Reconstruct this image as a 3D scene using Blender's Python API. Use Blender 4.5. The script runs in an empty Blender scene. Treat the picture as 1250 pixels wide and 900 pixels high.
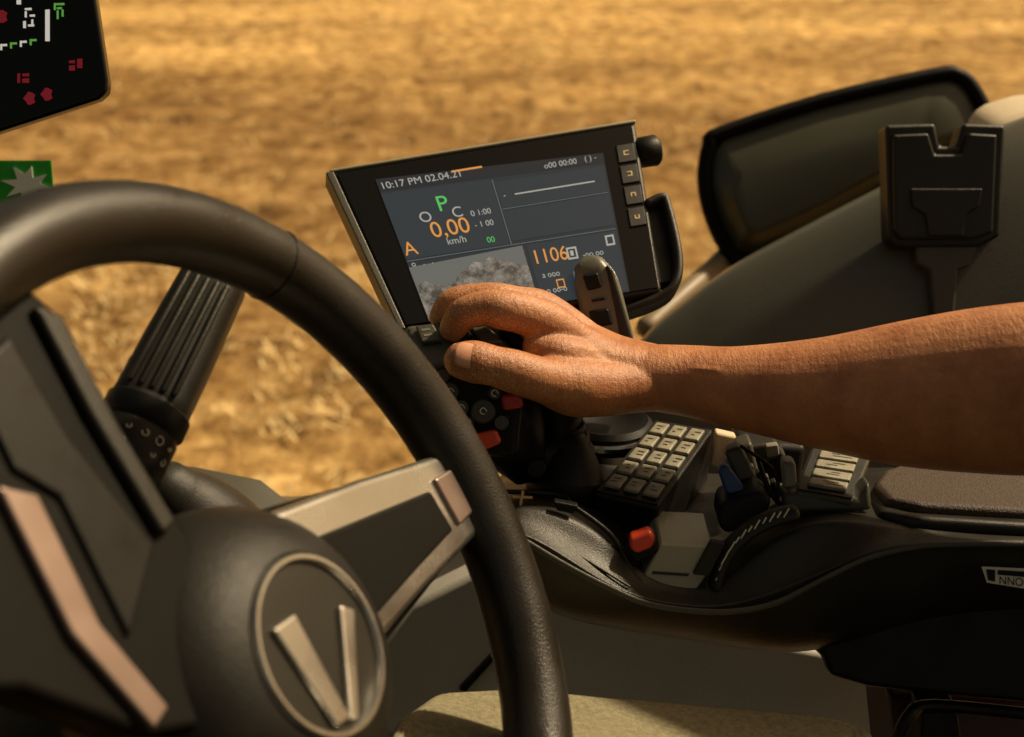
import bpy, bmesh, math, random
import numpy as np
from mathutils import Vector, Matrix, noise
random.seed(7); np.random.seed(7)
scene=bpy.context.scene
TH=math.radians(22); EYE=Vector((0,0,2.6)); FL=1667.0
R_=Vector((1,0,0)); F_=Vector((0,math.cos(TH),-math.sin(TH))); U_=Vector((0,math.sin(TH),math.cos(TH)))
HF=Vector((0,1,0)); UP=Vector((0,0,1))
def cab(X,D,V): return EYE+R_*X+F_*D+U_*V
def q(x,y,d): return cab((x-625)*d/FL,d,(450-y)*d/FL)

# ---------------------------------------------------------------- materials
def nm(name):
    m=bpy.data.materials.new(name); m.use_nodes=True
    nt=m.node_tree; b=nt.nodes['Principled BSDF']; return m,nt,b
def mat(name,col,rough=.5,metal=0,bump=0,bscale=400,var=0,vscale=30,spec=.5,coat=0,rvar=0):
    m,nt,b=nm(name)
    b.inputs['Base Color'].default_value=(*col,1); b.inputs['Roughness'].default_value=rough
    b.inputs['Metallic'].default_value=metal; b.inputs['Specular IOR Level'].default_value=spec
    b.inputs['Coat Weight'].default_value=coat
    tc=nt.nodes.new('ShaderNodeTexCoord')
    if var>0 or rvar>0:
        n=nt.nodes.new('ShaderNodeTexNoise'); n.inputs['Scale'].default_value=vscale; n.inputs['Detail'].default_value=6
        nt.links.new(tc.outputs['Object'],n.inputs['Vector'])
        if var>0:
            r=nt.nodes.new('ShaderNodeValToRGB'); r.color_ramp.elements[0].position=.3; r.color_ramp.elements[1].position=.7
            r.color_ramp.elements[0].color=(*[c*(1-var) for c in col],1); r.color_ramp.elements[1].color=(*[min(1,c*(1+var)) for c in col],1)
            nt.links.new(n.outputs['Fac'],r.inputs['Fac']); nt.links.new(r.outputs['Color'],b.inputs['Base Color'])
        if rvar>0:
            mr=nt.nodes.new('ShaderNodeMapRange'); mr.inputs['From Min'].default_value=.3; mr.inputs['From Max'].default_value=.7
            mr.inputs['To Min'].default_value=max(0,rough-rvar); mr.inputs['To Max'].default_value=min(1,rough+rvar)
            nt.links.new(n.outputs['Fac'],mr.inputs['Value']); nt.links.new(mr.outputs['Result'],b.inputs['Roughness'])
    if bump>0:
        n2=nt.nodes.new('ShaderNodeTexNoise'); n2.inputs['Scale'].default_value=bscale; n2.inputs['Detail'].default_value=3
        nt.links.new(tc.outputs['Object'],n2.inputs['Vector'])
        bp=nt.nodes.new('ShaderNodeBump'); bp.inputs['Strength'].default_value=bump; bp.inputs['Distance'].default_value=.001
        nt.links.new(n2.outputs['Fac'],bp.inputs['Height']); nt.links.new(bp.outputs['Normal'],b.inputs['Normal'])
    return m
def emis(name,col,st=.85):
    m,nt,b=nm(name); b.inputs['Base Color'].default_value=(.01,.01,.01,1); b.inputs['Roughness'].default_value=.16; b.inputs['Specular IOR Level'].default_value=.4
    b.inputs['Emission Color'].default_value=(*col,1); b.inputs['Emission Strength'].default_value=st; return m
def thin_film(name,col):
    """translucent printed vinyl: daylight shines through it"""
    m,nt,b=nm(name); b.inputs['Base Color'].default_value=(*col,1); b.inputs['Roughness'].default_value=.5
    t=nt.nodes.new('ShaderNodeBsdfTranslucent'); t.inputs['Color'].default_value=(*col,1)
    mx=nt.nodes.new('ShaderNodeMixShader'); mx.inputs[0].default_value=.5
    nt.links.new(b.outputs[0],mx.inputs[1]); nt.links.new(t.outputs[0],mx.inputs[2])
    nt.links.new(mx.outputs[0],nt.nodes['Material Output'].inputs['Surface']); return m

RUB=mat('rim_leather',(.012,.0095,.0065),.34,bump=.35,bscale=900,rvar=.1,vscale=25)
BLK=mat('black_plastic',(.005,.0046,.0038),.45,bump=.25,bscale=1200,rvar=.12,vscale=40,spec=.25)
MBK=mat('matte_black',(.005,.0045,.0036),.55,bump=.3,bscale=900,rvar=.1,vscale=20,spec=.12)
DRK=mat('dark_plastic',(.014,.0125,.0092),.42,bump=.35,bscale=1200,var=.15,vscale=20,rvar=.1,spec=.38)
GRY=mat('grey_plastic',(.052,.050,.036),.42,bump=.3,bscale=1000,var=.1,vscale=15,rvar=.08)
GRL=mat('light_grey_plastic',(.20,.19,.16),.45,bump=.2,bscale=700,var=.12,vscale=9,rvar=.1)
WALL=mat('wall_plastic',(.52,.50,.44),.4,bump=.2,bscale=500,var=.15,vscale=5,rvar=.1)
SAT=mat('satin_metal',(.60,.585,.54),.25,metal=.95,bump=.1,bscale=500,rvar=.08,vscale=18)
BRZ=mat('bronze_trim',(.32,.24,.21),.36,metal=.8,rvar=.08)
KEY=mat('keycap',(.23,.215,.16),.45,bump=.3,bscale=900,var=.3,vscale=90)
KEYD=mat('keycap_dark',(.06,.062,.042),.5,bump=.3,bscale=900,var=.2,vscale=90)
RED=mat('orange_red_plastic',(.60,.055,.018),.35,var=.1)
BLU=mat('blue_plastic',(.012,.05,.17),.4)
WHT=mat('white_print',(.7,.66,.56),.6)
CRM=mat('cream_fabric',(.62,.52,.36),.8,bump=.5,bscale=500)
GLS=mat('glass_black',(.004,.004,.004),.14,spec=.3)
FAB=mat('seat_fabric',(.24,.21,.125),.9,bump=.9,bscale=700,var=.25,vscale=250)
PADM=mat('armrest_leather',(.050,.031,.020),.6,bump=1.0,bscale=800,var=.6,vscale=500)
GRN=thin_film('sticker_green',(.06,.42,.06))
MAR=mat('maroon_plastic',(.07,.02,.012),.5)
PLATE=mat('brushed_plate',(.34,.32,.23),.36,metal=.3,bump=.2,bscale=300,rvar=.12,vscale=12)

# ---------------------------------------------------------------- mesh helpers
def empty(name,loc):
    e=bpy.data.objects.new(name,None); e.location=loc; scene.collection.objects.link(e); e.empty_display_size=.05
    bpy.context.view_layer.update(); return e
def mk(name,vs,fs,m,parent=None,smooth=False,bevel=0,seg=3,sub=0):
    me=bpy.data.meshes.new(name); 
    vs=[Vector(v) for v in vs]
    c=sum(vs,Vector())/len(vs)
    me.from_pydata([v-c for v in vs],[],fs); me.update()
    bm=bmesh.new(); bm.from_mesh(me); bmesh.ops.recalc_face_normals(bm,faces=bm.faces); bm.to_mesh(me); bm.free()
    o=bpy.data.objects.new(name,me); scene.collection.objects.link(o); o.location=c
    if m: me.materials.append(m)
    if parent: 
        o.parent=parent; o.matrix_parent_inverse=parent.matrix_world.inverted()
    if bevel:
        b=o.modifiers.new('b','BEVEL'); b.width=bevel; b.segments=seg; b.limit_method='ANGLE'; b.angle_limit=math.radians(35)
    if sub:
        s=o.modifiers.new('s','SUBSURF'); s.levels=sub; s.render_levels=sub
    if smooth or bevel:
        for p in me.polygons: p.use_smooth=True
        if bevel and not smooth:
            w=o.modifiers.new('w','WEIGHTED_NORMAL'); w.keep_sharp=True
    bpy.context.view_layer.update()
    return o
def catm(pts,n=6,closed=False):
    pts=[Vector(p) for p in pts]; N=len(pts); out=[]
    rng=range(N if closed else N-1)
    for i in rng:
        if closed: a,b,c,d=pts[i-1],pts[i],pts[(i+1)%N],pts[(i+2)%N]
        else: a,b,c,d=pts[max(i-1,0)],pts[i],pts[i+1],pts[min(i+2,N-1)]
        for k in range(n):
            t=k/n; out.append(.5*((2*b)+(c-a)*t+(2*a-5*b+4*c-d)*t*t+(3*b-a-3*c+d)*t**3))
    if not closed: out.append(pts[-1])
    return out
def prism3(name,pts,vec,m,parent=None,bevel=.001,seg=3,round_=0):
    pts=[Vector(p) for p in pts]
    if round_: pts=catm(pts,round_,True)
    n=len(pts); vs=pts+[p+Vector(vec) for p in pts]
    fs=[list(range(n)),list(range(2*n-1,n-1,-1))]+[[i,(i+1)%n,n+(i+1)%n,n+i] for i in range(n)]
    return mk(name,vs,fs,m,parent,bevel=bevel,seg=seg)
def prism(name,pts,d,t,m,parent=None,bevel=.001,seg=3,round_=0,dr=None):
    dr=dr if dr is not None else HF
    return prism3(name,[q(x,y,d) for x,y in pts],dr*t,m,parent,bevel,seg,round_)
def tube(name,pts,rad,m,parent=None,n=20,sm=6,asp=None,axis=None,closed=False,join=False,power=2.0):
    P=[Vector(p) for p in pts]; N=len(P)
    if not isinstance(rad,(list,tuple)): rad=[rad]*N
    rad=[(r,r) if not isinstance(r,(tuple,list)) else r for r in rad]
    C=[Vector((*p,))for p in P]
    C2=catm(C,sm,closed); R2=catm([Vector((a,b,0)) for a,b in rad],sm,closed)
    M=len(C2); vs=[];fs=[]
    prev=None
    for i in range(M):
        if closed: t=(C2[(i+1)%M]-C2[i-1]).normalized()
        else: t=(C2[min(i+1,M-1)]-C2[max(i-1,0)]).normalized()
        if axis is not None: side=(axis-t*axis.dot(t)).normalized()
        else:
            if prev is None:
                h=UP if abs(t.dot(UP))<.9 else R_
                side=t.cross(h).normalized()
            else: side=(prev-t*prev.dot(t)).normalized()
        prev=side; up=side.cross(t).normalized()
        for k in range(n):
            a=2*math.pi*k/n; ca,sa=math.cos(a),math.sin(a)
            if power!=2: ca=math.copysign(abs(ca)**(2/power),ca); sa=math.copysign(abs(sa)**(2/power),sa)
            vs.append(C2[i]+side*ca*R2[i].y+up*sa*R2[i].x)
    rr=M if closed else M-1
    for i in range(rr):
        for k in range(n):
            j=(i+1)%M
            fs.append([i*n+k,i*n+(k+1)%n,j*n+(k+1)%n,j*n+k])
    if not closed:
        for (i,sg) in ((0,-1),(M-1,1)):
            t=(C2[1]-C2[0]).normalized()*-1 if i==0 else (C2[-1]-C2[-2]).normalized()
            base=i*n; last=[base+k for k in range(n)]
            for s in (35,65):
                cs,sn=math.cos(math.radians(s)),math.sin(math.radians(s))
                new=[]
                for k in range(n):
                    v=vs[base+k]; vs.append(C2[i]+(v-C2[i])*cs+t*sn*min(R2[i].x,R2[i].y)*.9); new.append(len(vs)-1)
                for k in range(n): fs.append([last[k],last[(k+1)%n],new[(k+1)%n],new[k]])
                last=new
            vs.append(C2[i]+t*min(R2[i].x,R2[i].y)*.95); c=len(vs)-1
            for k in range(n): fs.append([last[k],last[(k+1)%n],c])
    if join: return vs,fs
    return mk(name,vs,fs,m,parent,smooth=True)
class Quad:
    """flat panel through 4 corners TL,TR,BR,BL"""
    def __init__(s,a,b,c,d):
        s.a,s.b,s.c,s.d=a,b,c,d
        s.n=((b-a).cross(d-a)).normalized()
        if s.n.dot(EYE-a)<0: s.n=-s.n
        c=c+s.n*((a-c).dot(s.n)); s.c=c      # keep the panel flat
        s.w=(b-a).length; s.h=(d-a).length
    def p(s,u,v,n=0): return (s.a*(1-u)+s.b*u)*(1-v)+(s.d*(1-u)+s.c*u)*v+s.n*n
    def box(s,name,u0,v0,u1,v1,n0,n1,m,parent=None,bevel=.001,seg=3,poly=None):
        pts=poly or [(u0,v0),(u1,v0),(u1,v1),(u0,v1)]
        k=len(pts); vs=[s.p(u,v,n1) for u,v in pts]+[s.p(u,v,n0) for u,v in pts]
        fs=[list(range(k)),list(range(2*k-1,k-1,-1))]+[[i,(i+1)%k,k+(i+1)%k,k+i] for i in range(k)]
        return mk(name,vs,fs,m,parent,bevel=bevel,seg=seg)
    def sheet(s,name,pts,n,m,parent=None):
        return mk(name,[s.p(u,v,n) for u,v in pts],[list(range(len(pts)))],m,parent)
    def text(s,name,txt,u,v,size,n,m,parent=None):
        cu=bpy.data.curves.new(name,'FONT'); cu.body=txt; cu.size=1
        o=bpy.data.objects.new(name,cu); scene.collection.objects.link(o)
        dg=bpy.context.evaluated_depsgraph_get(); me=o.evaluated_get(dg).to_mesh()
        vs=[Vector(x.co) for x in me.vertices]; fs=[list(p.vertices) for p in me.polygons]
        bpy.data.objects.remove(o)
        if not vs: return
        return mk(name,[s.p(u+x.x*size/s.w,v-x.y*size/s.h,n) for x in vs],fs,m,parent)

# ---------------------------------------------------------------- world / sun / camera
w=bpy.data.worlds.new("World"); scene.world=w; w.use_nodes=True; nt=w.node_tree
sky=nt.nodes.new('ShaderNodeTexSky'); sky.sky_type='NISHITA'; sky.sun_disc=False
SE,SR=math.radians(47),math.radians(62)   # rotation clockwise from +Y
sky.sun_elevation=SE; sky.sun_rotation=SR; sky.dust_density=5; sky.air_density=1.0; sky.ozone_density=.3
mx=nt.nodes.new('ShaderNodeMixRGB'); mx.blend_type='MULTIPLY'; mx.inputs[0].default_value=1; mx.inputs[2].default_value=(1.0,.73,.41,1)
bg=nt.nodes['Background']; bg.inputs['Strength'].default_value=.074
nt.links.new(sky.outputs[0],mx.inputs[1]); nt.links.new(mx.outputs[0],bg.inputs['Color'])
sl=bpy.data.lights.new('sun','SUN'); sl.energy=5.0; sl.angle=math.radians(3); sl.color=(1,.82,.54)
so=bpy.data.objects.new('sun',sl); scene.collection.objects.link(so)
sd=Vector((math.sin(SR)*math.cos(SE),math.cos(SR)*math.cos(SE),math.sin(SE)))
so.rotation_euler=sd.to_track_quat('Z','Y').to_euler(); so.location=(0,0,8)
cam=bpy.data.cameras.new('camera'); co=bpy.data.objects.new('camera',cam); scene.collection.objects.link(co)
co.location=EYE; co.rotation_euler=(math.radians(90)-TH,0,0); cam.lens=48; cam.sensor_width=36; cam.clip_end=2000; cam.clip_start=.02
cam.dof.use_dof=True; cam.dof.focus_distance=1.0; cam.dof.aperture_fstop=6.2
scene.camera=co
scene.view_settings.view_transform='Standard'; scene.view_settings.look='None'; scene.view_settings.exposure=0

# ---------------------------------------------------------------- field
def field():
    nx,ny=260,420
    xs=np.sign(np.linspace(-1,1,nx))*np.abs(np.linspace(-1,1,nx))**3*600+np.linspace(-1,1,nx)*14
    ys=1.0+np.geomspace(1,900,ny)-1
    vs=[];fs=[]
    for j in range(ny):
        for i in range(nx):
            x,y=xs[i],ys[j]
            z=.06*noise.noise(Vector((x*.9,y*1.3,0)))+.07*noise.noise(Vector((x*3.2,y*4,3)))+.045*noise.noise(Vector((x*9,y*10,5)))
            vs.append((x,y,z))
    for j in range(ny-1):
        for i in range(nx-1):
            a=j*nx+i; fs.append((a,a+1,a+nx+1,a+nx))
    me=bpy.data.meshes.new('field'); me.from_pydata(vs,[],fs); me.update()
    for p in me.polygons: p.use_smooth=True
    o=bpy.data.objects.new('field',me); scene.collection.objects.link(o)
    m,nt,b=nm('stubble_soil'); L=nt.links
    tc=nt.nodes.new('ShaderNodeTexCoord')
    def N(sc,det,rough=.6,stretch=None):
        n=nt.nodes.new('ShaderNodeTexNoise'); n.inputs['Scale'].default_value=sc; n.inputs['Detail'].default_value=det; n.inputs['Roughness'].default_value=rough
        if stretch:
            mp=nt.nodes.new('ShaderNodeMapping'); mp.inputs['Scale'].default_value=stretch; mp.inputs['Rotation'].default_value=(0,0,.12)
            L.new(tc.outputs['Object'],mp.inputs['Vector']); L.new(mp.outputs['Vector'],n.inputs['Vector'])
        else: L.new(tc.outputs['Object'],n.inputs['Vector'])
        return n
    n1=N(3.8,10,.84); n2=N(.5,5,.6,(.22,1,1)); n3=N(28,4,.7)
    r=nt.nodes.new('ShaderNodeValToRGB'); e=r.color_ramp.elements
    e[0].position=.38; e[0].color=(.12,.065,.024,1); e[1].position=.62; e[1].color=(.80,.58,.27,1)
    x=e.new(.5); x.color=(.45,.285,.11,1)
    L.new(n1.outputs['Fac'],r.inputs['Fac'])
    r2=nt.nodes.new('ShaderNodeValToRGB'); r2.color_ramp.elements[0].position=.38; r2.color_ramp.elements[1].position=.62
    r2.color_ramp.elements[0].color=(.66,.60,.55,1); r2.color_ramp.elements[1].color=(1.2,1.18,1.15,1)
    L.new(n2.outputs['Fac'],r2.inputs['Fac'])
    mm=nt.nodes.new('ShaderNodeMixRGB'); mm.blend_type='MULTIPLY'; mm.inputs[0].default_value=1
    L.new(r.outputs['Color'],mm.inputs[1]); L.new(r2.outputs['Color'],mm.inputs[2])
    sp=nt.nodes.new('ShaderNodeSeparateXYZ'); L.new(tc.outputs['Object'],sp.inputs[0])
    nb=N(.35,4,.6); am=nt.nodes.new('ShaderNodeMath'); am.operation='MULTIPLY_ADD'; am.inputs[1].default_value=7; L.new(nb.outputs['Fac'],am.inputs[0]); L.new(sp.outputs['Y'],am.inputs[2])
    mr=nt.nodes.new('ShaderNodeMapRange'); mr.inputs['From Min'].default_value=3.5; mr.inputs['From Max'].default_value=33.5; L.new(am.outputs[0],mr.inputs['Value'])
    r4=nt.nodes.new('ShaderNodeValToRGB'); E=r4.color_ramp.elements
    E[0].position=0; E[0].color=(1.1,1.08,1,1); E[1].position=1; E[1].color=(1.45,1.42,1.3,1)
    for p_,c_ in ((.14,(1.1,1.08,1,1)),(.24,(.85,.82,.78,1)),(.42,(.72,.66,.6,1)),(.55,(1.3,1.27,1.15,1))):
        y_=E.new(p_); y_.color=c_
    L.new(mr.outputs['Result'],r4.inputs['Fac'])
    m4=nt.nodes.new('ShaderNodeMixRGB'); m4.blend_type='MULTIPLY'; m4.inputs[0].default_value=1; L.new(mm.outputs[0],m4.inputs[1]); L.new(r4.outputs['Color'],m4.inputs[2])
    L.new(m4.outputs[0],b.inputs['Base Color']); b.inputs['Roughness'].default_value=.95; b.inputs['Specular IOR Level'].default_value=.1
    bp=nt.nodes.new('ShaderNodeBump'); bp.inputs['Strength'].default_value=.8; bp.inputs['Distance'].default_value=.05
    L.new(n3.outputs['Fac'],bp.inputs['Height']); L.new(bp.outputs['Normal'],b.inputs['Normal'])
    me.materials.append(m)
    K=30000
    y=3+22*np.random.rand(K)**1.5; x=(np.random.rand(K)*2-1)*(y*.5+1)
    vs=[];fs=[]
    for i in range(K):
        cx,cy=x[i],y[i]
        if noise.noise(Vector((cx*1.6,cy*1.6,9)))<-.02 or (8.5<cy<16 and random.random()<.6): continue
        a=random.uniform(0,math.pi); l=random.uniform(.03,.10); wd=random.uniform(.003,.007); t=random.uniform(-.1,.8)
        dx,dy,dz=math.cos(a)*l*math.cos(t),math.sin(a)*l*math.cos(t),l*math.sin(t)
        px,py=-math.sin(a)*wd,math.cos(a)*wd
        z=.04+.04*noise.noise(Vector((cx*1.3,cy*1.3,0)))
        k=len(vs); vs+= [(cx-px,cy-py,z),(cx+px,cy+py,z),(cx+px+dx,cy+py+dy,z+dz),(cx-px+dx,cy-py+dy,z+dz)]; fs.append((k,k+1,k+2,k+3))
    me=bpy.data.meshes.new('straw_stubble'); me.from_pydata(vs,[],fs)
    o2=bpy.data.objects.new('straw_stubble',me); scene.collection.objects.link(o2)
    me.materials.append(mat('straw',(.68,.51,.24),.8,var=.4,vscale=3))
field()

# ---------------------------------------------------------------- steering wheel
def c3(v): return R_*v[0]+F_*v[2]+U_*v[1]      # (x, v, d)
WC=cab(-.111,.65,-.125)
e2=c3((.417,.194,.888)).normalized(); e1=c3((-.423,.906,0)); e1=(e1-e2*e1.dot(e2)).normalized()
wn=c3((.805,.375,-.46)); wn=(wn-e2*wn.dot(e2)-e1*wn.dot(e1)).normalized()
def W(p,qv,n=0): return WC+e2*p+e1*qv+wn*n
C3_,S3_=math.cos(math.radians(7)),math.sin(math.radians(7))
def W2(p,qv,n=0): return W(p*C3_+qv*S3_,-p*S3_+qv*C3_,n)
wheel=empty('steering_wheel',WC)
RR=.214
n=96
pts=[W(RR*math.cos(2*math.pi*i/n),RR*math.sin(2*math.pi*i/n)) for i in range(n)]
tube('rim',pts,.0205,RUB,wheel,n=28,sm=1,closed=True)
for k,ad in enumerate((55,-45)):   # leather seams
    a=math.radians(ad); c=W(RR*math.cos(a),RR*math.sin(a)); rd=(e2*math.cos(a)+e1*math.sin(a))
    pp=[c+rd*math.cos(t)*.0206+wn*math.sin(t)*.0206 for t in [2*math.pi*i/24 for i in range(24)]]
    tube('seam_%d'%k,pp,.0007,BLK,wheel,n=6,sm=1,closed=True)
def wpoly(name,pl,n0,n1,m,bevel=.003,round_=0):
    return prism3(name,[W2(a,b,n1) for a,b in pl],wn*(n0-n1),m,wheel,bevel=bevel,round_=round_)
wpoly('spoke_trim',[(-.007,.054),(.10,.060),(.195,.062),(.212,.052),(.214,.020),(.195,.008),(.12,-.010),(.059,-.027)],-.012,.004,SAT,.005)
wpoly('spoke_inset',[(.028,.036),(.160,.042),(.168,.016),(.12,.003),(.064,-.013)],0,.0062,MBK,.002)
wpoly('spoke_switch',[(.168,.048),(.196,.052),(.203,.024),(.176,.017)],0,.0068,BRZ,.002)
wpoly('spoke_back',[(-.03,.06),(.16,.062),(.20,.05),(.20,.005),(.06,-.04)],-.03,-.012,MBK,.006)
wpoly('left_spoke',[(-.035,.055),(-.052,.10),(-.062,.165),(-.09,.195),(-.15,.15),(-.185,.10),(-.205,.03),(-.15,.015),(-.10,-.02),(-.05,-.03)],-.02,.002,MBK,.005)
wpoly('left_spoke_panel',[(-.062,.055),(-.088,.11),(-.10,.158),(-.128,.142),(-.122,.10),(-.104,.085),(-.094,.02)],0,.005,BLK,.003)
wpoly('left_spoke_trim',[(-.088,-.012),(-.100,-.018),(-.124,.03),(-.134,.095),(-.116,.088),(-.108,.03)],0,.007,BRZ,.002)
wpoly('left_spoke_ridge',[(-.047,.062),(-.058,.058),(-.075,.12),(-.084,.17),(-.070,.165),(-.060,.11)],0,.008,DRK,.003)
wpoly('lower_spoke',[(-.03,-.04),(-.02,-.205),(.02,-.205),(.03,-.04)],-.02,.002,MBK,.005)
def lathe(name,c,ax,prof,m,parent,n=48,u=None):
    u=u or ax.orthogonal().normalized(); v=ax.cross(u).normalized(); vs=[];fs=[]
    for r,h in prof:
        for k in range(n):
            a=2*math.pi*k/n; vs.append(c+ax*h+u*r*math.cos(a)+v*r*math.sin(a))
    for i in range(len(prof)-1):
        for k in range(n): fs.append([i*n+k,i*n+(k+1)%n,(i+1)*n+(k+1)%n,(i+1)*n+k])
    fs.append(list(range(n))); fs.append([ (len(prof)-1)*n+k for k in range(n)][::-1])
    o=mk(name,vs,fs,m,parent,smooth=True)
    e=o.modifiers.new('e','EDGE_SPLIT'); e.split_angle=math.radians(40)
    return o
HC=W2(.000,-.013)
HUB=mat('hub_leather',(.0095,.008,.006),.48,bump=.5,bscale=900,rvar=.1,vscale=25,spec=.32)
BDG=mat('badge_fill',(.020,.018,.013),.45,bump=.2,bscale=900,spec=.3)
lathe('hub',HC,wn,[(.058,-.10),(.082,-.06),(.084,-.03),(.080,-.012),(.072,.002),(.062,.012),(.052,.018),(.046,.020),(.045,.0185)],HUB,wheel)
lathe('badge_ring',HC,wn,[(.0445,.017),(.0445,.0215),(.0435,.0228),(.0418,.0228),(.0408,.0215),(.0405,.019)],SAT,wheel)
lathe('badge_face',HC,wn,[(.0404,.017),(.0404,.0195),(.030,.0203),(.001,.0206)],BDG,wheel)
def H(a,b,n): return HC+(W2(a,b)-W2(0,0))+wn*n
for nme,pl in (('emblem_left',[(-.030,.015),(-.012,.018),(-.001,-.036),(-.012,-.037)]),('emblem_right',[(.021,.014),(.031,.009),(.005,-.038),(-.002,-.037)])):
    prism3(nme,[H(a,b,.0235) for a,b in pl],wn*-.004,SAT,wheel,bevel=.0016,seg=4)
col=empty('steering_column',W(0,0,-.1))
tube('column_shroud',[W(0,0,-.07),W(.0,-.01,-.13),W(.0,-.03,-.22),W(.0,-.08,-.34),W(.0,-.25,-.45)],[.06,.075,.085,.09,.10],HUB,col,n=32)
tube('column_cowl',[q(205,600,.86),q(235,640,.88),q(270,700,.9),q(280,800,.92),q(280,1000,.95)],[.02,.036,.045,.06,.08],DRK,col,n=24)
# stalk lever
st=empty('control_stalk',q(215,450,.82))
ax0,ax1=q(262,342,.84),q(182,500,.80)
sd1=(ax1-ax0).normalized()
fp=(F_-sd1*F_.dot(sd1)).normalized()
sidev=sd1.cross(fp).normalized()
tube('stalk_grip',[ax0,ax0.lerp(ax1,.5),ax1],[(.0175,.020),(.0185,.022),(.0195,.023)],DRK,st,n=28,sm=4,power=3.2,axis=sidev)
lathe('stalk_cap',ax0,-sd1,[(.016,0.004),(.019,.008),(.019,.018),(.015,.022)],DRK,st)
for i in range(5):
    o0=sidev*(.013-.0062*i)-fp*.0178; o1=sidev*(.014-.0068*i)-fp*.0196
    tube('rib_%d'%i,[ax0+sd1*.010+o0,ax0.lerp(ax1,.92)+o1],.0019,DRK,st,n=8,sm=1)
lathe('stalk_collar',ax1,sd1,[(.021,-.004),(.0255,0),(.0255,.010),(.023,.013),(.0245,.016),(.0245,.040),(.018,.052),(.012,.07)],BLK,st)
for i in range(7):
    a=-1.2+.4*i
    for j,hh in enumerate((.021,.030)):
        if (i*2+j)%5==4: continue
        dd=(-fp*math.cos(a)+sidev*math.sin(a)); c=ax1+sd1*hh+dd*.0249
        tt=sd1.cross(dd).normalized(); s_=.0014+.0006*((i+j)%3)
        tube('symbol_%d_%d'%(i,j),[c+tt*s_*math.cos(t)+sd1*s_*math.sin(t) for t in [k*math.pi/4 for k in range(6+(i+j)%3)]],.00033,WHT,st,n=5,sm=1)
tube('stalk_stem',[ax1+sd1*.05,q(120,640,.80),q(140,800,.8)],[.010,.010,.012],BLK,st)

# ---------------------------------------------------------------- terminal
T=Quad(q(403,210,1.10),q(776,149,1.17),q(801,372,1.11),q(492,402,1.04))
term=empty('touchscreen_terminal',T.p(.5,.5))
T.box('housing',0,0,1,1,-.022,0,DRK,term,bevel=.004)
T.box('back_shell',.08,.1,.92,.9,-.05,-.022,DRK,term,bevel=.01)
T.box('top_trim',.0,-.012,1,.004,-.02,.0015,PLATE,term,bevel=.001)
T.box('side_trim',-.014,.0,.010,1,-.018,.001,GRY,term,bevel=.001)
T.box('glass',.016,.02,.985,.985,-.001,.0012,GLS,term,bevel=.0006)
UI=emis('ui_background',(.022,.029,.034)); UI2=emis('ui_tile',(.028,.038,.045)); UIL=emis('ui_line',(.13,.15,.15)); UW=emis('ui_white',(.46,.44,.38)); UO=emis('ui_orange',(.80,.33,.07)); UG=emis('ui_green',(.10,.58,.12))
T.sheet('ui_screen',[(.12,.10),(.868,.165),(.868,.985),(.10,.985)],.0016,UI,term)
T.sheet('ui_header',[(.12,.10),(.868,.165),(.868,.225),(.118,.18)],.0019,emis('ui_header',(.016,.02,.024)),term)
T.sheet('ui_tile_a',[(.118,.195),(.475,.215),(.475,.615),(.11,.61)],.0019,UI2,term)
T.sheet('ui_tile_b',[(.485,.235),(.86,.245),(.86,.40),(.485,.40)],.0019,UI2,term)
T.sheet('ui_tile_c',[(.485,.415),(.86,.415),(.86,.60),(.485,.60)],.0019,UI2,term)
T.sheet('ui_tile_d',[(.53,.635),(.86,.635),(.86,.98),(.53,.98)],.0019,UI2,term)
m,nt,b=nm('ui_camera_picture'); tc=nt.nodes.new('ShaderNodeTexCoord'); n_=nt.nodes.new('ShaderNodeTexNoise'); n_.inputs['Scale'].default_value=70; n_.inputs['Detail'].default_value=9; n_.inputs['Roughness'].default_value=.75
r=nt.nodes.new('ShaderNodeValToRGB'); r.color_ramp.elements[0].position=.42; r.color_ramp.elements[0].color=(.015,.017,.02,1); r.color_ramp.elements[1].position=.62; r.color_ramp.elements[1].color=(.30,.27,.23,1)
nt.links.new(tc.outputs['Object'],n_.inputs['Vector']); nt.links.new(n_.outputs['Fac'],r.inputs['Fac']); nt.links.new(r.outputs['Color'],b.inputs['Emission Color']); b.inputs['Emission Strength'].default_value=.8; b.inputs['Base Color'].default_value=(.01,.01,.01,1)
T.sheet('ui_picture_sky',[(.108,.66),(.515,.635),(.515,.98),(.10,.98)],.0019,emis('ui_picture_haze',(.15,.15,.135)),term)
T.sheet('ui_picture',[(.106,.78),(.14,.75),(.17,.78),(.20,.80),(.24,.78),(.27,.74),(.30,.72),(.33,.685),(.36,.70),(.39,.67),(.43,.70),(.47,.73),(.515,.76),(.515,.98),(.10,.98)],.0022,m,term)
def bar(nm_,u,v,wd,h,mt): T.sheet(nm_,[(u,v),(u+wd,v),(u+wd,v+h),(u,v+h)],.0023,mt,term)
T.text('ui_time',"10:17 PM 02.04.21",.125,.170,.0095,.0023,UW,term)
T.text('ui_gear',"P",.275,.36,.021,.0023,UG,term)
T.text('ui_speed',"0,00",.225,.51,.021,.0023,UO,term)
T.text('ui_unit',"km/h",.265,.565,.009,.0023,UW,term)
T.text('ui_arrow',"A",.115,.59,.018,.0023,UO,term)
T.text('ui_knob1',"O",.205,.41,.014,.0023,UW,term); T.text('ui_knob2',"C",.315,.41,.014,.0023,UW,term)
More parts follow.
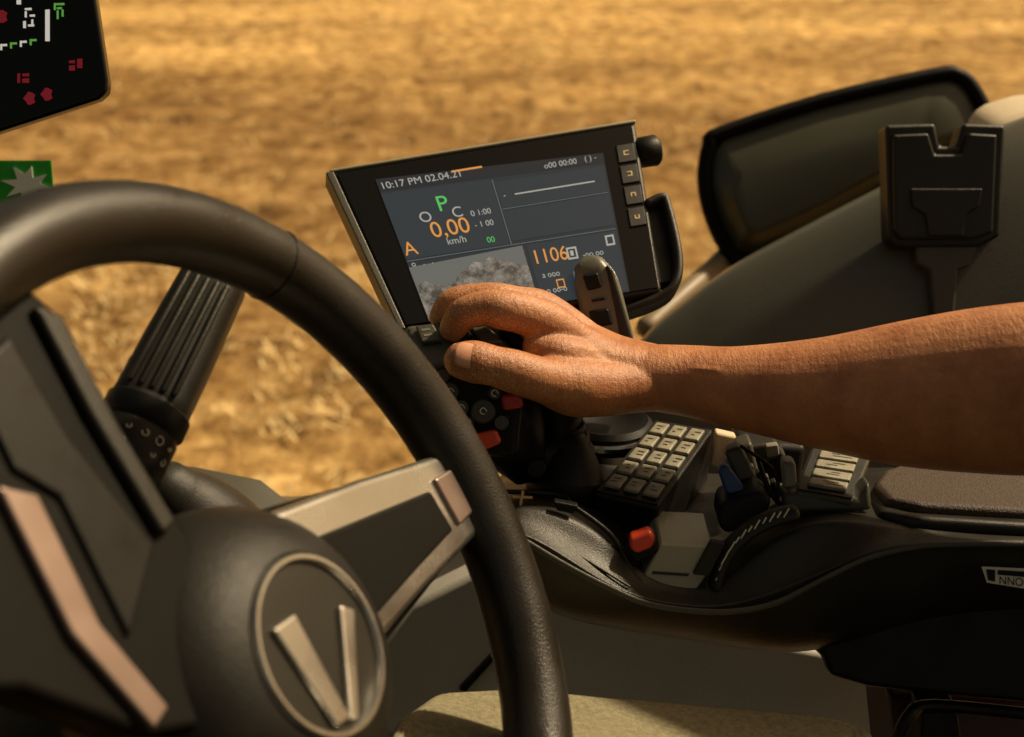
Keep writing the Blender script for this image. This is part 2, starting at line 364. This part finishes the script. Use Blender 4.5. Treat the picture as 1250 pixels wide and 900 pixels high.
for i,(u,v,t) in enumerate([(.375,.42,"0 1:00"),(.375,.49,"- 1 00"),(.12,.66,"o   .   ."),(.66,.205,"o00 00:00"),(.80,.20,"( ) -"),(.40,.59,"00"),(.50,.34,"-"),(.555,.84,"a ooo"),(.555,.93,"o oo-o"),(.72,.76,"-oo oo")]):
    T.text('ui_label_%d'%i,t,u,v,.0075,.0023,UG if t=="00" else UW,term)
bar('ui_meter',.54,.325,.28,.008,UW); bar('ui_orange_bar',.36,.125,.10,.012,UO); bar('ui_div1',.485,.405,.375,.004,UIL); bar('ui_div2',.478,.22,.003,.4,UIL); bar('ui_div3',.11,.622,.75,.004,UIL)
T.text('ui_number',"1106",.535,.755,.018,.0023,UO,term)
def ring(nm_,u,v,wd,h,mt,t=.006):
    a=t;c=t*T.w/T.h
    bar(nm_+'_a',u,v,wd,c,mt);bar(nm_+'_b',u,v+h-c,wd,c,mt);bar(nm_+'_c',u,v+c,a,h-2*c,mt);bar(nm_+'_d',u+wd-a,v+c,a,h-2*c,mt)
ring('ui_icon1',.665,.69,.038,.07,UW); bar('ui_icon1_in',.677,.71,.012,.03,UW)
ring('ui_icon2',.815,.655,.033,.06,UW); bar('ui_icon3',.67,.83,.035,.06,UIL); ring('ui_icon4',.60,.86,.03,.05,UO,.004)
KP=mat('key_print',(.6,.45,.2),.6)
for i in range(4):
    v0=.135+.128*i
    T.box('hard_key_%d'%i,.915,v0,.978,v0+.11,0,.0028,BLK,term,bevel=.0008)
    u=.937; s=.018
    for k,(a,b_,c,d_) in enumerate([(u,v0+.042,s,.005),(u,v0+.065,s,.005),(u,v0+.047,.004,.018),(u+s-.004,v0+.047,.004,.018)]):
        if (k+i)%4!=3: T.sheet('key_print_%d_%d'%(i,k),[(a,b_),(a+c,b_),(a+c,b_+d_),(a,b_+d_)],.0031,KP,term)
kn=T.p(1.0,.16,-.008)
kx=(T.b-T.a).normalized()
lathe('rotary_knob',kn,kx,[(.010,-.002),(.013,.002),(.0135,.016),(.012,.018),(.008,.019)],BLK,term,n=24)
tube('grab_bar',[T.p(1.0,.50,-.006),T.p(1.045,.49,-.004),T.p(1.062,.53,-.004),T.p(1.078,.82,-.004),T.p(1.055,.97,-.006),T.p(.98,1.02,-.012),T.p(.8,1.04,-.02)],[(.004,.011)]*7,DRK,term,n=16,axis=T.n,power=3)
T.box('grab_web',.99,.50,1.065,.95,-.016,-.004,BLK,term,bevel=.002)
tube('terminal_arm',[T.p(.6,.8,-.05),T.p(.7,1.1,-.06),q(720,520,1.14),q(740,620,1.15)],[.02,.02,.022,.025],DRK,term)

# ---------------------------------------------------------------- joystick
js=empty('joystick',q(610,480,1.0))
AX=Vector((0,1,0))
tube('grip',[q(545,408,1.0),q(575,425,1.0),q(600,470,1.0),q(618,520,1.0),q(640,560,1.01)],[(.013,.024),(.024,.030),(.030,.034),(.030,.032),(.018,.024)],BLK,js,n=28,axis=AX,power=2.6)
tube('grip_palm',[q(585,402,1.02),q(640,415,1.02),q(680,470,1.02),q(680,530,1.02)],[(.012,.022),(.022,.026),(.024,.026),(.014,.02)],BLK,js,n=24,axis=AX)
K=Quad(q(492,396,.985),q(585,386,.985),q(640,440,.968),q(508,452,.962))
K.box('button_plate',0,0,1,1,-.014,0,mat('joystick_top',(.075,.075,.052),.4,bump=.3,bscale=900),js,bevel=.005,seg=4)
K.box('button_1',.14,.14,.36,.52,0,.005,KEYD,js,bevel=.0015); K.box('button_2',.46,.04,.70,.42,0,.005,KEYD,js,bevel=.0015)
for i,(u,v) in enumerate([(.19,.24),(.19,.36),(.53,.15),(.53,.26)]):
    K.sheet('button_mark_%d'%i,[(u,v),(u+.1,v),(u+.1,v+.04),(u,v+.04)],.0053,KEY,js)
K.box('button_3',.74,.3,.93,.7,0,.004,KEYD,js,bevel=.0015)
K2=Quad(q(536,452,.958),q(640,465,.955),q(632,560,.958),q(576,556,.958))
K2.box('front_plate',0,0,1,1,-.02,0,BLK,js,bevel=.006,seg=4)
def btn(nm_,x,y,d,r,h,m_):
    lathe(nm_,q(x,y,d),(EYE-q(x,y,d)).normalized(),[(r,-.006),(r,h*.5),(r*.85,h),(r*.3,h*1.05)],m_,js,n=20)
btn('thumb_button_1',550,478,.955,.0065,.006,GRY); btn('thumb_button_2',563,498,.955,.006,.006,KEYD); btn('thumb_button_3',590,502,.952,.009,.007,GRY)
btn('thumb_button_4',571,516,.955,.005,.005,GRY); btn('thumb_button_5',541,460,.957,.005,.006,KEYD); btn('thumb_button_6',612,516,.953,.0055,.005,GRY); btn('thumb_button_7',604,480,.953,.005,.005,KEYD)
for i,(x,y) in enumerate([(550,478),(563,498),(590,502),(571,516),(604,480)]):
    c=q(x,y,.944); tube('button_symbol_%d'%i,[c+R_*.0022*math.cos(t)+U_*.0022*math.sin(t) for t in (0,1,2,3,4,5)],.00045,WHT,js,n=5,sm=2)
def rbox(nm_,pts,d,t,m_,par,bev=.002): return prism(nm_,pts,d,t,m_,par,bevel=bev,seg=4,dr=F_)
rbox('red_button_1',[(611,482),(636,479),(640,498),(614,502)],.944,.016,mat('dark_red_plastic',(.42,.02,.016),.35),js,.003)
rbox('red_button_2',[(577,531),(606,524),(613,541),(590,551),(580,545)],.944,.018,RED,js,.003)
tube('neck_boot',[q(640,560,1.01),q(668,555,1.02),q(686,545,1.02),q(690,570,1.02),q(690,590,1.02)],[.018,.02,.020,.026,.03],BLK,js,n=24)
for i in range(5): 
    c=q(688,520+13*i,1.02); tube('boot_fold_%d'%i,[c+R_*(.015+.0025*i)*math.cos(t)+HF*(.015+.0025*i)*math.sin(t) for t in [k*math.pi/8 for k in range(16)]],.0025,DRK,js,n=8,sm=1,closed=True)
btn('neck_button',655,572,.985,.007,.004,BLK)

# ---------------------------------------------------------------- gear lever behind the hand
lv=empty('hydraulic_lever',q(735,370,1.09))
LVM=mat('lever_grey',(.13,.128,.10),.4,bump=.2,bscale=800,rvar=.08)
tube('lever_head',[q(722,330,1.08),q(728,347,1.08),q(738,385,1.08),q(750,425,1.08),q(760,470,1.08)],[(.014,.013),(.0175,.014),(.018,.015),(.0165,.015),(.014,.014)],LVM,lv,n=24,axis=HF,power=3.5)
prism('lever_side',[(740,322),(748,328),(775,420),(766,432),(756,420)],1.064,.010,DRK,lv,.003,dr=F_)
prism('lever_slot',[(711,336),(730,332),(736,350),(718,355)],1.062,.006,BLK,lv,.002,dr=F_)
prism('lever_print',[(722,366),(738,363),(739,366),(723,369)],1.063,.003,BLK,lv,.0004,dr=F_)
prism('lever_groove',[(718,380),(743,376),(749,396),(725,400)],1.0625,.004,BLK,lv,.002,dr=F_)

# ---------------------------------------------------------------- armrest console
con=empty('armrest_console',q(900,650,1.0))
X=[600,650,690,730,765,800,850,885,920,960,1010,1060,1120,1180,1270,1400]
A=[560,558,556,556,558,562,566,568,568,566,564,562,562,562,562,562]
B=[615,618,626,648,680,708,718,704,674,645,632,636,643,648,652,655]
C=[640,655,680,706,724,735,741,740,732,717,696,674,663,661,661,662]
Dn=[690,735,755,763,770,775,782,788,793,797,792,775,757,747,741,738]
vs=[];fs=[];rows=[]
for i,x in enumerate(X):
    b_,c_,d_=B[i],max(C[i],B[i]+8),Dn[i]
    sec=[(A[i]+20,1.16),(A[i],1.13),((A[i]+b_)/2,1.04),(b_-4,.965),(b_,.955),(b_+3,.95),
         (b_*.5+c_*.5,.945),(c_-3,.932),(c_,.928),(c_+4,.930),((c_+d_)/2,.938),(d_-5,.952),(d_,.965),(d_+3,.99),(d_-20,1.12)]
    for y,d in sec: vs.append(q(x,y,d))
ns=15
for i in range(len(X)-1):
    for k in range(ns-1): fs.append([i*ns+k,i*ns+k+1,(i+1)*ns+k+1,(i+1)*ns+k])
fs.append(list(range(ns)))
CON=mat('console_plastic',(.017,.015,.011),.40,bump=.4,bscale=1100,var=.2,vscale=14,rvar=.1,spec=.45)
mk('console_body',vs,fs,CON,con,smooth=True,sub=2)
tube('console_trim',[q(x,y,.926) for x,y in [(640,660),(690,690),(740,716),(790,737),(850,746),(900,746),(950,735),(1010,705),(1060,682),(1120,668),(1180,665),(1280,665)]],[(.0009,.002)]*12,GRY,con,n=10,axis=U_)
tube('crease_line',[q(620,628,.948),q(690,668,.940),q(768,716,.932)],.0010,GRY,con,n=8)
tube('top_edge_trim',[q(612,600,.985),q(680,604,.985),q(700,618,.965),(q(745,652,.955)),q(768,690,.95),q(782,712,.945)],.0018,DRK,con,n=8)
prism('side_tab',[(676,612),(706,618),(700,628),(680,624)],.95,.006,BLK,con,.001)
GP=mat('gold_print',(.6,.42,.18),.5)
prism('top_mark_0',[(626,606),(650,607),(650,609),(626,608)],.958,.001,GP,con,0)
prism('top_mark_1',[(637,600),(640,600),(637,617),(634,617)],.9575,.001,GP,con,0)
prism('metal_plate',[(806,664),(872,667),(864,702),(850,722),(780,714)],.950,.05,PLATE,con,.002)
prism('plate_step',[(846,702),(868,660),(886,664),(866,704)],.946,.004,DRK,con,.001)
prism('plate_slot',[(797,698),(842,701),(840,704),(796,701)],.949,.002,DRK,con,.0005)
prism('front_button',[(768,657),(794,648),(801,658),(797,670),(777,678),(769,671)],.94,.010,RED,con,.003,seg=4)
prism('front_button_base',[(760,668),(800,655),(806,675),(776,690)],.947,.02,BLK,con,.003)
def keypad(name,Q4,cols,rows_,hgt,mbase,mk_,gap=.16,mar=.06):
    e=empty(name,Q4.p(.5,.5))
    Q4.box('keypad_base',0,0,1,1,-hgt,0,mbase,e,bevel=.003)
    Q4.box('keypad_bezel',mar*.4,mar*.4,1-mar*.4,1-mar*.4,0,.001,BLK,e,bevel=.0005)
    for i in range(cols):
        for j in range(rows_):
            cw=(1-2*mar)/cols; rh=(1-2*mar)/rows_
            u0=mar+cw*(i+gap/2); v0=mar+rh*(j+gap/2)
            Q4.box('key_%d_%d'%(i,j),u0,v0,u0+cw*(1-gap),v0+rh*(1-gap),.0005,.0038,mk_,e,bevel=.0013)
            for k in range(2):
                a=u0+cw*(.18+random.random()*.2); b_=v0+rh*(.25+.22*k); l=cw*random.uniform(.15,.4)
                Q4.sheet('key_icon_%d_%d_%d'%(i,j,k),[(a,b_),(a+l,b_),(a+l,b_+rh*.06),(a,b_+rh*.06)],.0040,BLK,e)
    return e
kp=keypad('button_keypad',Quad(q(800,512,1.085),q(872,524,1.075),q(802,632,.985),q(724,602,.995)),3,5,.05,BLK,KEY,gap=.2)
kp2=keypad('button_keypad',Quad(q(990,546,1.03),q(1064,556,1.03),q(1044,606,.97),q(970,600,.975)),1,4,.03,GRY,KEY,gap=.2,mar=.1)
prism('keypad_surround',[(955,606),(968,602),(1048,608),(1062,590),(1066,625),(1010,626),(960,628)],.975,.02,GRY,con,.004)
lathe('lever_base_ring',q(742,522,1.09),UP,[(.036,-.01),(.036,.004),(.032,.008),(.026,.006),(.02,.002)],BLK,con)
lathe('lever_base_chrome',q(742,524,1.09),UP,[(.0375,-.004),(.0385,0),(.0375,.002)],SAT,con)
cl=empty('control_cluster',q(920,590,1.02))
prism('cluster_plate',[(874,528),(900,534),(884,575),(868,570)],1.06,.01,CRM,cl,.002)
prism('cluster_block',[(900,540),(985,545),(975,620),(905,620)],1.05,.04,BLK,cl,.005)
prism('grey_switch_1',[(898,548),(918,540),(930,590),(912,600)],1.02,.02,GRY,cl,.003)
prism('grey_switch_2',[(905,545),(948,540),(962,560),(920,572)],1.035,.02,DRK,cl,.003)
prism('switch_face',[(884,552),(905,545),(925,585),(915,603),(900,588)],1.0,.012,GRY,cl,.003)
prism('blue_switch',[(876,574),(888,568),(910,598),(906,610),(886,604)],.985,.010,BLU,cl,.003)
prism('dark_lever',[(880,615),(930,600),(945,614),(930,640),(885,655),(876,640)],.975,.03,BLK,cl,.005)
prism('grey_post',[(955,565),(972,565),(976,615),(960,618)],.985,.014,GRL,cl,.003)
prism('small_light',[(935,545),(950,543),(952,556),(938,560)],1.01,.006,KEY,cl,.001)
tube('cable_1',[q(925,560,1.0),q(940,600,.99),q(960,620,.99),q(975,600,1.0)],.0018,BLK,cl,n=8)
tube('cable_2',[q(905,545,1.0),q(945,575,.99),q(950,610,.985)],.0014,BLK,cl,n=8)
for i in range(6):
    prism('cluster_rib_%d'%i,[(905+9*i,565+6*i),(911+9*i,563+6*i),(915+9*i,578+6*i),(909+9*i,580+6*i)],1.005,.006,KEYD if i%2 else DRK,cl,.001)
arc=[(872,718),(880,690),(895,665),(918,645),(945,632),(968,626)]
tube('dial_scale',[q(x,y,.953) for x,y in arc],[(.005,.010)]*6,DRK,cl,n=16,axis=HF)
ca=catm([Vector((x,y,0)) for x,y in arc],6)
for i,p in enumerate(ca[3:-2]):
    if i%2==0:
        c=q(p.x+2,p.y-2,.9445); l=.0018+.001*(i%4==0); tube('tick_%d'%i,[c-U_*l-R_*l*.6,c+U_*l+R_*l*.6],.0006,WHT,cl,n=5,sm=1)
pad_o=prism3('arm_pad',[q(1066,592,1.02),q(1078,572,1.06),q(1110,562,1.09),q(1200,560,1.10),q(1420,560,1.10),q(1420,622,.955),q(1250,622,.955),q(1120,614,.960),q(1082,606,.975)],-UP*.022,PADM,con,bevel=.006,seg=5)
prism3('arm_pad_base',[q(1058,604,1.02),q(1074,580,1.07),q(1110,568,1.10),q(1200,568,1.11),q(1420,568,1.11),q(1420,642,.945),q(1250,640,.945),q(1116,632,.95),q(1074,622,.965)],-UP*.02,DRK,con,bevel=.006,seg=5)
prism('underside',[(940,785),(1003,800),(1012,828),(1060,842),(1150,852),(1300,866),(1420,866),(1420,730),(1180,738),(1000,760)],.972,.16,BLK,con,.006)
D4=Quad(q(1197,691,.926),q(1262,694,.926),q(1262,720,.9265),q(1197,712,.9265))
D4.sheet('decal',[(0,0),(1,0),(1,1),(.1,.9)],.002,WHT,con); D4.sheet('decal_in',[(.08,.14),(.25,.14),(.25,.8),(.12,.75)],.0026,BLK,con); D4.sheet('decal_in2',[(.30,.14),(1,.14),(1,.42),(.30,.40)],.0026,BLK,con)
D4.text('decal_text',"NNOU",.32,.88,.007,.0026,BLK,con)

# ---------------------------------------------------------------- side fender cover + holder
fc=empty('fender_cover',q(1000,350,1.35))
edge=[(765,440),(795,402),(840,365),(900,322),(1000,268),(1085,224),(1150,188),(1220,155),(1400,95)]
eg=catm([Vector((x,y,0)) for x,y in edge],6)
vs=[];fs=[];prof=[(0,0.16,0),(-2,.05,0),(0,.012,0),(4,.0,0),(14,-.008,0),(40,-.022,0),(120,-.04,0),(330,-.05,0)]
for p in eg:
    for (dy,dz,_) in prof: vs.append(q(p.x+dy*.25,p.y+dy,1.34+dz))
k=len(prof)
for i in range(len(eg)-1):
    for j in range(k-1): fs.append([i*k+j,i*k+j+1,(i+1)*k+j+1,(i+1)*k+j])
mk('cover_panel',vs,fs,mat('fender_plastic',(.080,.078,.060),.34,bump=.2,bscale=600,var=.12,vscale=5,rvar=.08),fc,smooth=True,sub=1)
ho=empty('phone_holder',q(1155,225,1.27))
prism('holder_body',[(1081,152),(1142,150),(1148,178),(1168,178),(1176,150),(1228,152),(1222,288),(1195,302),(1095,302),(1085,290)],1.285,.03,DRK,ho,.004,dr=F_)
prism('holder_face',[(1090,164),(1134,162),(1142,188),(1174,188),(1183,162),(1218,164),(1213,284),(1190,292),(1100,292),(1092,282)],1.279,.01,DRK,ho,.003,dr=F_)
prism('holder_recess',[(1112,230),(1200,230),(1196,252),(1180,262),(1176,288),(1134,288),(1130,262),(1114,252)],1.2765,.006,DRK,ho,.0015,dr=F_)
prism('holder_bracket',[(1118,300),(1195,300),(1185,325),(1170,330),(1166,385),(1140,385),(1136,330),(1120,322)],1.287,.03,GRY,ho,.003,dr=F_)
pl=prism('seat_headrest',[(1205,165),(1235,146),(1270,135),(1420,120),(1420,260),(1230,250)],1.42,.1,CRM,None,.02,seg=5)

# mirror
mi=empty('wing_mirror',q(1030,200,1.7))
mp=[(866,178),(880,163),(1000,124),(1140,92),(1168,92),(1186,106),(1204,142),(1200,168),(1150,205),(1000,290),(915,318),(893,312),(870,268),(860,220)]
prism('mirror_shell',mp,1.705,.05,MBK,mi,.012,seg=5,dr=F_)
MB=mat('mirror_back',(.065,.064,.040),.36,rvar=.1,vscale=8)
out=[(872,186),(884,171),(1000,132),(1140,99),(1164,99),(1180,110),(1197,144),(1190,164),(1145,198),(1000,282),(917,310),(898,305),(876,264),(866,220)]
rid=[(900,222),(906,214),(1005,178),(1120,150),(1135,150),(1140,156),(1146,164),(1138,176),(1110,190),(1000,250),(926,284),(914,280),(902,256),(896,236)]
nO=len(out); vs=[q(x,y,1.70) for x,y in out]+[q(x,y,1.672) for x,y in rid]
fs=[[i,(i+1)%nO,nO+(i+1)%nO,nO+i] for i in range(nO)]+[list(range(nO,2*nO))]
mk('mirror_face',vs,fs,MB,mi,bevel=.010,seg=5)
tube('mirror_rim',[q(x,y,1.70) for x,y in mp],.0095,MBK,mi,n=12,sm=4,closed=True)
tube('mirror_arm',[q(900,300,1.72),q(870,330,1.7),q(835,360,1.65),q(790,400,1.6)],.014,mat('tan_pipe',(.22,.16,.09),.5),mi,n=12)

# ---------------------------------------------------------------- cab lower wall, seat, sill
lw=empty('cab_side_wall',q(600,750,1.3))
prism3('wall_panel',[q(60,622,1.32),q(420,622,1.32),q(640,640,1.32),q(1000,660,1.3),(q(1500,660,1.28)),q(1500,1150,1.2),q(60,1150,1.2)],HF*.03,WALL,lw,bevel=.004)
tube('window_sill',[q(40,616,1.31),q(420,617,1.31),q(640,628,1.31),q(900,640,1.31)],[(.006,.014)]*4,mat('sill_metal',(.16,.11,.06),.5),lw,n=12,axis=HF)
prism('wall_seam',[(560,842),(600,800),(604,806),(568,846)],1.225,.01,BLK,lw,.001)
prism('wall_step',[(455,800),(500,740),(600,690),(740,745),(1100,815),(1090,900),(455,900)],1.23,.03,WALL,lw,.006)
prism('dash_cowl',[(150,640),(200,612),(250,622),(300,632),(330,655),(380,690),(380,900),(150,900)],1.15,.08,GRY,lw,.012,seg=5)
seat=prism3('seat_cushion',[q(472,895,.78),q(480,865,.83),q(520,842,.9),q(620,836,.93),q(820,846,.93),q(1000,864,.92),q(1072,882,.9),q(1090,950,.8),q(1060,1150,.7),q(480,1150,.7)],-UP*.10,FAB,None,bevel=.018,seg=6)
bx=empty('seat_base',q(1170,880,1.0))
prism('base_block',[(1085,850),(1300,862),(1300,1000),(1100,1000)],1.05,.1,MAR,bx,.006)
tube('base_cable',[q(1096,905,.98),q(1110,875,.98),q(1140,862,.99),q(1280,875,.99)],.005,BLK,bx,n=12)
prism('base_bracket',[(1125,868),(1170,866),(1180,950),(1120,950)],1.0,.03,BLK,bx,.003)

# ---------------------------------------------------------------- instrument cluster + sticker (top-left)
ic=empty('instrument_display',q(60,70,.98))
prism('display_body',[(-120,-80),(100,-80),(110,-40),(131,98),(130,112),(120,121),(0,160),(-120,200)],.98,.012,GLS,ic,.0025,dr=F_)
def ico(nm_,x,y,w_,h_,m_): 
    prism(nm_,[(x,y),(x+w_,y-.5),(x+w_,y+h_),(x,y+h_)],.9785,.001,m_,ic,0,dr=F_)
ER=emis('warning_red',(.15,.007,.012)); EW=emis('lamp_white',(.6,.56,.48)); EG=emis('lamp_green',(.10,.32,.05))
def dot(nm_,x,y,r,m_,sq=1):
    prism(nm_,[(x+r*math.cos(a)*(1 if k%2 else sq),y+r*math.sin(a)) for k,a in enumerate([i*math.pi/5 for i in range(10)])],.9785,.001,m_,ic,0,dr=F_)
for i,(x,y) in enumerate([(36,120),(57,115),(2,20)]): dot('warning_%d'%i,x,y,8,ER,.6)
for i,(x,y,a,b_) in enumerate([(84,74,7,3),(84,80,7,6),(94,72,6,11),(21,90,3,11),(27,90,8,3),(27,96,8,5)]): ico('warning_box_%d'%i,x,y,a,b_,ER)
ico('lamp_bar',55,12,5,38,EW)
for i,(x,y,a,b_) in enumerate([(30,10,8,2),(30,14,2,7),(36,18,6,2),(28,26,3,8),(34,30,7,2),(20,0,5,5),(38,24,2,6)]): ico('lamp_%d'%i,x,y,a,b_,EW)
for i in range(4):
    ico('lamp_small_a_%d'%i,2+12*i,54-2*i,6,2,EG if i%2 else EW); ico('lamp_small_b_%d'%i,0+12*i,54-2*i,2,7,EG if i%2 else EW)
for i,(x,y,a,b_) in enumerate([(68,4,10,2),(69,9,6,2),(69,13,2,10),(75,12,2,8),(65.5,4,2,8)]): ico('lamp_green_%d'%i,x,y,a,b_,EG)
sk=empty('window_sticker',q(30,240,1.25))
prism('sticker_sheet',[(-60,196),(62,196),(66,246),(10,262),(8,286),(-60,304)],1.25,.002,GRN,sk,0,dr=F_)
star=[]
for i in range(16):
    a=math.pi*2*i/16+.2; r=(30 if i%2==0 else 15)*random.uniform(.8,1.1); star.append((33+r*math.cos(a),226+r*.85*math.sin(a)))
SW=mat('sticker_white',(.85,.86,.72),.5)
b_=SW.node_tree.nodes['Principled BSDF']
prism('sticker_star',star,1.2485,.001,SW,sk,0,dr=F_)
prism('sticker_line',[(-60,252),(66,248),(66,251),(-60,256)],1.2482,.001,SW,sk,0,dr=F_)
prism('sticker_label',[(18,262),(60,256),(58,276),(22,282)],1.2478,.002,mat('sticker_paper',(.45,.40,.25),.6),sk,0,dr=F_)

# ---------------------------------------------------------------- arm and hand
def skin():
    m,nt,b=nm('skin'); L=nt.links; tc=nt.nodes.new('ShaderNodeTexCoord')
    def N(sc,det,r=.6):
        n=nt.nodes.new('ShaderNodeTexNoise'); n.inputs['Scale'].default_value=sc; n.inputs['Detail'].default_value=det; n.inputs['Roughness'].default_value=r; L.new(tc.outputs['Object'],n.inputs['Vector']); return n
    a=N(30,8,.7); r=nt.nodes.new('ShaderNodeValToRGB'); r.color_ramp.elements[0].position=.34; r.color_ramp.elements[1].position=.66
    r.color_ramp.elements[0].color=(.36,.125,.048,1); r.color_ramp.elements[1].color=(.56,.245,.105,1); L.new(a.outputs['Fac'],r.inputs['Fac'])
    g=N(900,2,.5); gr=nt.nodes.new('ShaderNodeMapRange'); gr.inputs['From Min'].default_value=.56; gr.inputs['From Max'].default_value=.64; L.new(g.outputs['Fac'],gr.inputs['Value'])
    sp=nt.nodes.new('ShaderNodeSeparateXYZ'); L.new(tc.outputs['Object'],sp.inputs[0])
    mr=nt.nodes.new('ShaderNodeMapRange'); mr.inputs['From Min'].default_value=.02; mr.inputs['From Max'].default_value=-.09; L.new(sp.outputs['X'],mr.inputs['Value'])
    mu=nt.nodes.new('ShaderNodeMath'); mu.operation='MULTIPLY'; L.new(gr.outputs['Result'],mu.inputs[0]); L.new(mr.outputs['Result'],mu.inputs[1])
    mu2=nt.nodes.new('ShaderNodeMath'); mu2.operation='MULTIPLY'; mu2.inputs[1].default_value=.6; L.new(mu.outputs[0],mu2.inputs[0])
    mx=nt.nodes.new('ShaderNodeMixRGB'); mx.inputs[2].default_value=(.85,.58,.32,1); L.new(mu2.outputs[0],mx.inputs[0]); L.new(r.outputs['Color'],mx.inputs[1])
    L.new(mx.outputs[0],b.inputs['Base Color'])
    b.inputs['Roughness'].default_value=.42; b.inputs['Subsurface Weight'].default_value=.10; b.inputs['Subsurface Radius'].default_value=(1,.35,.15); b.inputs['Subsurface Scale'].default_value=.005
    v=nt.nodes.new('ShaderNodeTexVoronoi'); v.inputs['Scale'].default_value=620; v.feature='DISTANCE_TO_EDGE'; L.new(tc.outputs['Object'],v.inputs['Vector'])
    f=N(260,6,.7)
    mp=nt.nodes.new('ShaderNodeMapping'); mp.inputs['Scale'].default_value=(1.0,.25,.25); L.new(tc.outputs['Object'],mp.inputs['Vector'])
    cr=nt.nodes.new('ShaderNodeTexNoise'); cr.inputs['Scale'].default_value=420; cr.inputs['Detail'].default_value=4; L.new(mp.outputs['Vector'],cr.inputs['Vector'])
    b1=nt.nodes.new('ShaderNodeBump'); b1.inputs['Strength'].default_value=.4; b1.inputs['Distance'].default_value=.0006; L.new(v.outputs['Distance'],b1.inputs['Height'])
    b2=nt.nodes.new('ShaderNodeBump'); b2.inputs['Strength'].default_value=.6; b2.inputs['Distance'].default_value=.0014; L.new(f.outputs['Fac'],b2.inputs['Height']); L.new(b1.outputs['Normal'],b2.inputs['Normal'])
    b3=nt.nodes.new('ShaderNodeBump'); b3.inputs['Strength'].default_value=.5; b3.inputs['Distance'].default_value=.0012; L.new(cr.outputs['Fac'],b3.inputs['Height']); L.new(b2.outputs['Normal'],b3.inputs['Normal'])
    L.new(b3.outputs['Normal'],b.inputs['Normal']); return m
SK=skin()
AV=[];AF=[]
def add(pts,rad,n=20,sm=5,axis=None,power=2.0):
    v,f=tube('',[q(*p) for p in pts],rad,None,n=n,sm=sm,axis=axis,join=True,power=power)
    k=len(AV); AV.extend(v); AF.extend([[i+k for i in g] for g in f])
dax=(F_+U_*.25).normalized()
add([(752,455,1.0),(775,459,1.0),(840,465,.995),(900,473,.985),(1000,480,.965),(1100,481,.94),(1200,477,.915),(1300,474,.89),(1430,474,.87)],
    [(.020,.028),(.0235,.028),(.0262,.030),(.030,.034),(.0395,.041),(.0500,.046),(.0560,.050),(.058,.053),(.057,.053)],n=36,axis=F_)
# palm
add([(800,456,1.0),(750,446,1.003),(712,430,1.006),(680,412,1.010),(662,400,1.012)],[(.0205,.026),(.0215,.031),(.0215,.038),(.0190,.041),(.0150,.039)],n=30,axis=dax,power=2.5)
# thenar + web
add([(840,470,.996),(780,472,.987),(735,474,.977),(700,472,.967),(668,464,.958)],[.018,.0190,.0205,.0215,.0175],n=24)
add([(718,445,.985),(686,434,.972),(656,424,.970)],[.018,.0155,.012],n=16)
# index : bent over the front of the grip
add([(720,428,.990),(672,398,.979),(640,384,.967),(614,378,.961),(590,376,.961),(566,384,.964),(552,402,.971)],[.0130,.0160,.0146,.0144,.0124,.0118,.0098],n=24)
add([(720,414,1.006),(664,380,1.002),(630,370,.994),(604,366,.990),(576,364,.990),(551,370,.990),(538,388,.992)],[.012,.0146,.0124,.0126,.0106,.0104,.0090],n=24)
add([(715,415,1.025),(664,384,1.026),(636,373,1.030),(612,372,1.034),(596,384,1.042),(592,402,1.045),(598,416,1.043)],[.013,.0124,.0104,.0104,.009,.0085,.0075])
add([(720,420,1.04),(678,394,1.048),(655,384,1.056),(636,384,1.062),(626,396,1.064),(622,410,1.063),(628,420,1.06)],[.012,.0106,.0092,.009,.008,.0075,.0065])
# thumb
add([(740,478,.978),(690,470,.962),(655,462,.949),(625,453,.942),(603,447,.939),(580,442,.937),(563,440,.937)],[.017,.0180,.0158,.0152,.0140,.0148,.0132],n=28)
# tendons, veins
add([(768,434,.985),(722,408,.985),(676,388,.976)],[.003,.0036,.0045],n=10)
add([(768,428,1.0),(722,400,1.0),(672,374,1.0)],[.003,.0036,.0045],n=10)
add([(830,449,.9700),(870,452,.9620),(910,462,.9530),(955,464,.9415),(1010,458,.9290)],[.0008,.0022,.0023,.0023,.0008],n=10)
add([(700,425,.968),(725,436,.969),(755,448,.9755)],[.0012,.0024,.0012],n=10)
arm=mk('human_arm',AV,AF,SK,None,smooth=True)
rm=arm.modifiers.new('r','REMESH'); rm.mode='VOXEL'; rm.voxel_size=.0012; rm.use_smooth_shade=True
sm=arm.modifiers.new('sm','SMOOTH'); sm.factor=.6; sm.iterations=8
def nail(par,c,axd,nd,r,L_,span,m_):
    axd=axd.normalized(); nd=(nd-axd*nd.dot(axd)).normalized(); sdv=axd.cross(nd); vs=[];fs=[];a=9;b_=9
    for i in range(a):
        for j in range(b_):
            s=-1+2*i/(a-1); t=-1+2*j/(b_-1)
            k=math.sqrt(max(0,1-.35*abs(t)**3)); ph=s*span*k; l=t*L_*(1-.25*s*s*(1 if t>0 else .6))
            vs.append(c+axd*l+(nd*math.cos(ph)+sdv*math.sin(ph))*(r-.0010*max(0,t)**2))
    for i in range(a-1):
        for j in range(b_-1): fs.append([i*b_+j,(i+1)*b_+j,(i+1)*b_+j+1,i*b_+j+1])
    o=mk('thumb_nail',vs,fs,m_,par,smooth=True); s_=o.modifiers.new('t','SOLIDIFY'); s_.thickness=.0008; s_.offset=0
NAIL=mat('nail',(.66,.33,.20),.28,spec=.6,var=.08,vscale=200)
nail(arm,q(566,440,.937),q(562,440,.937)-q(603,447,.939),-F_*.95+U_*.30,.0145,.0080,.66,NAIL)
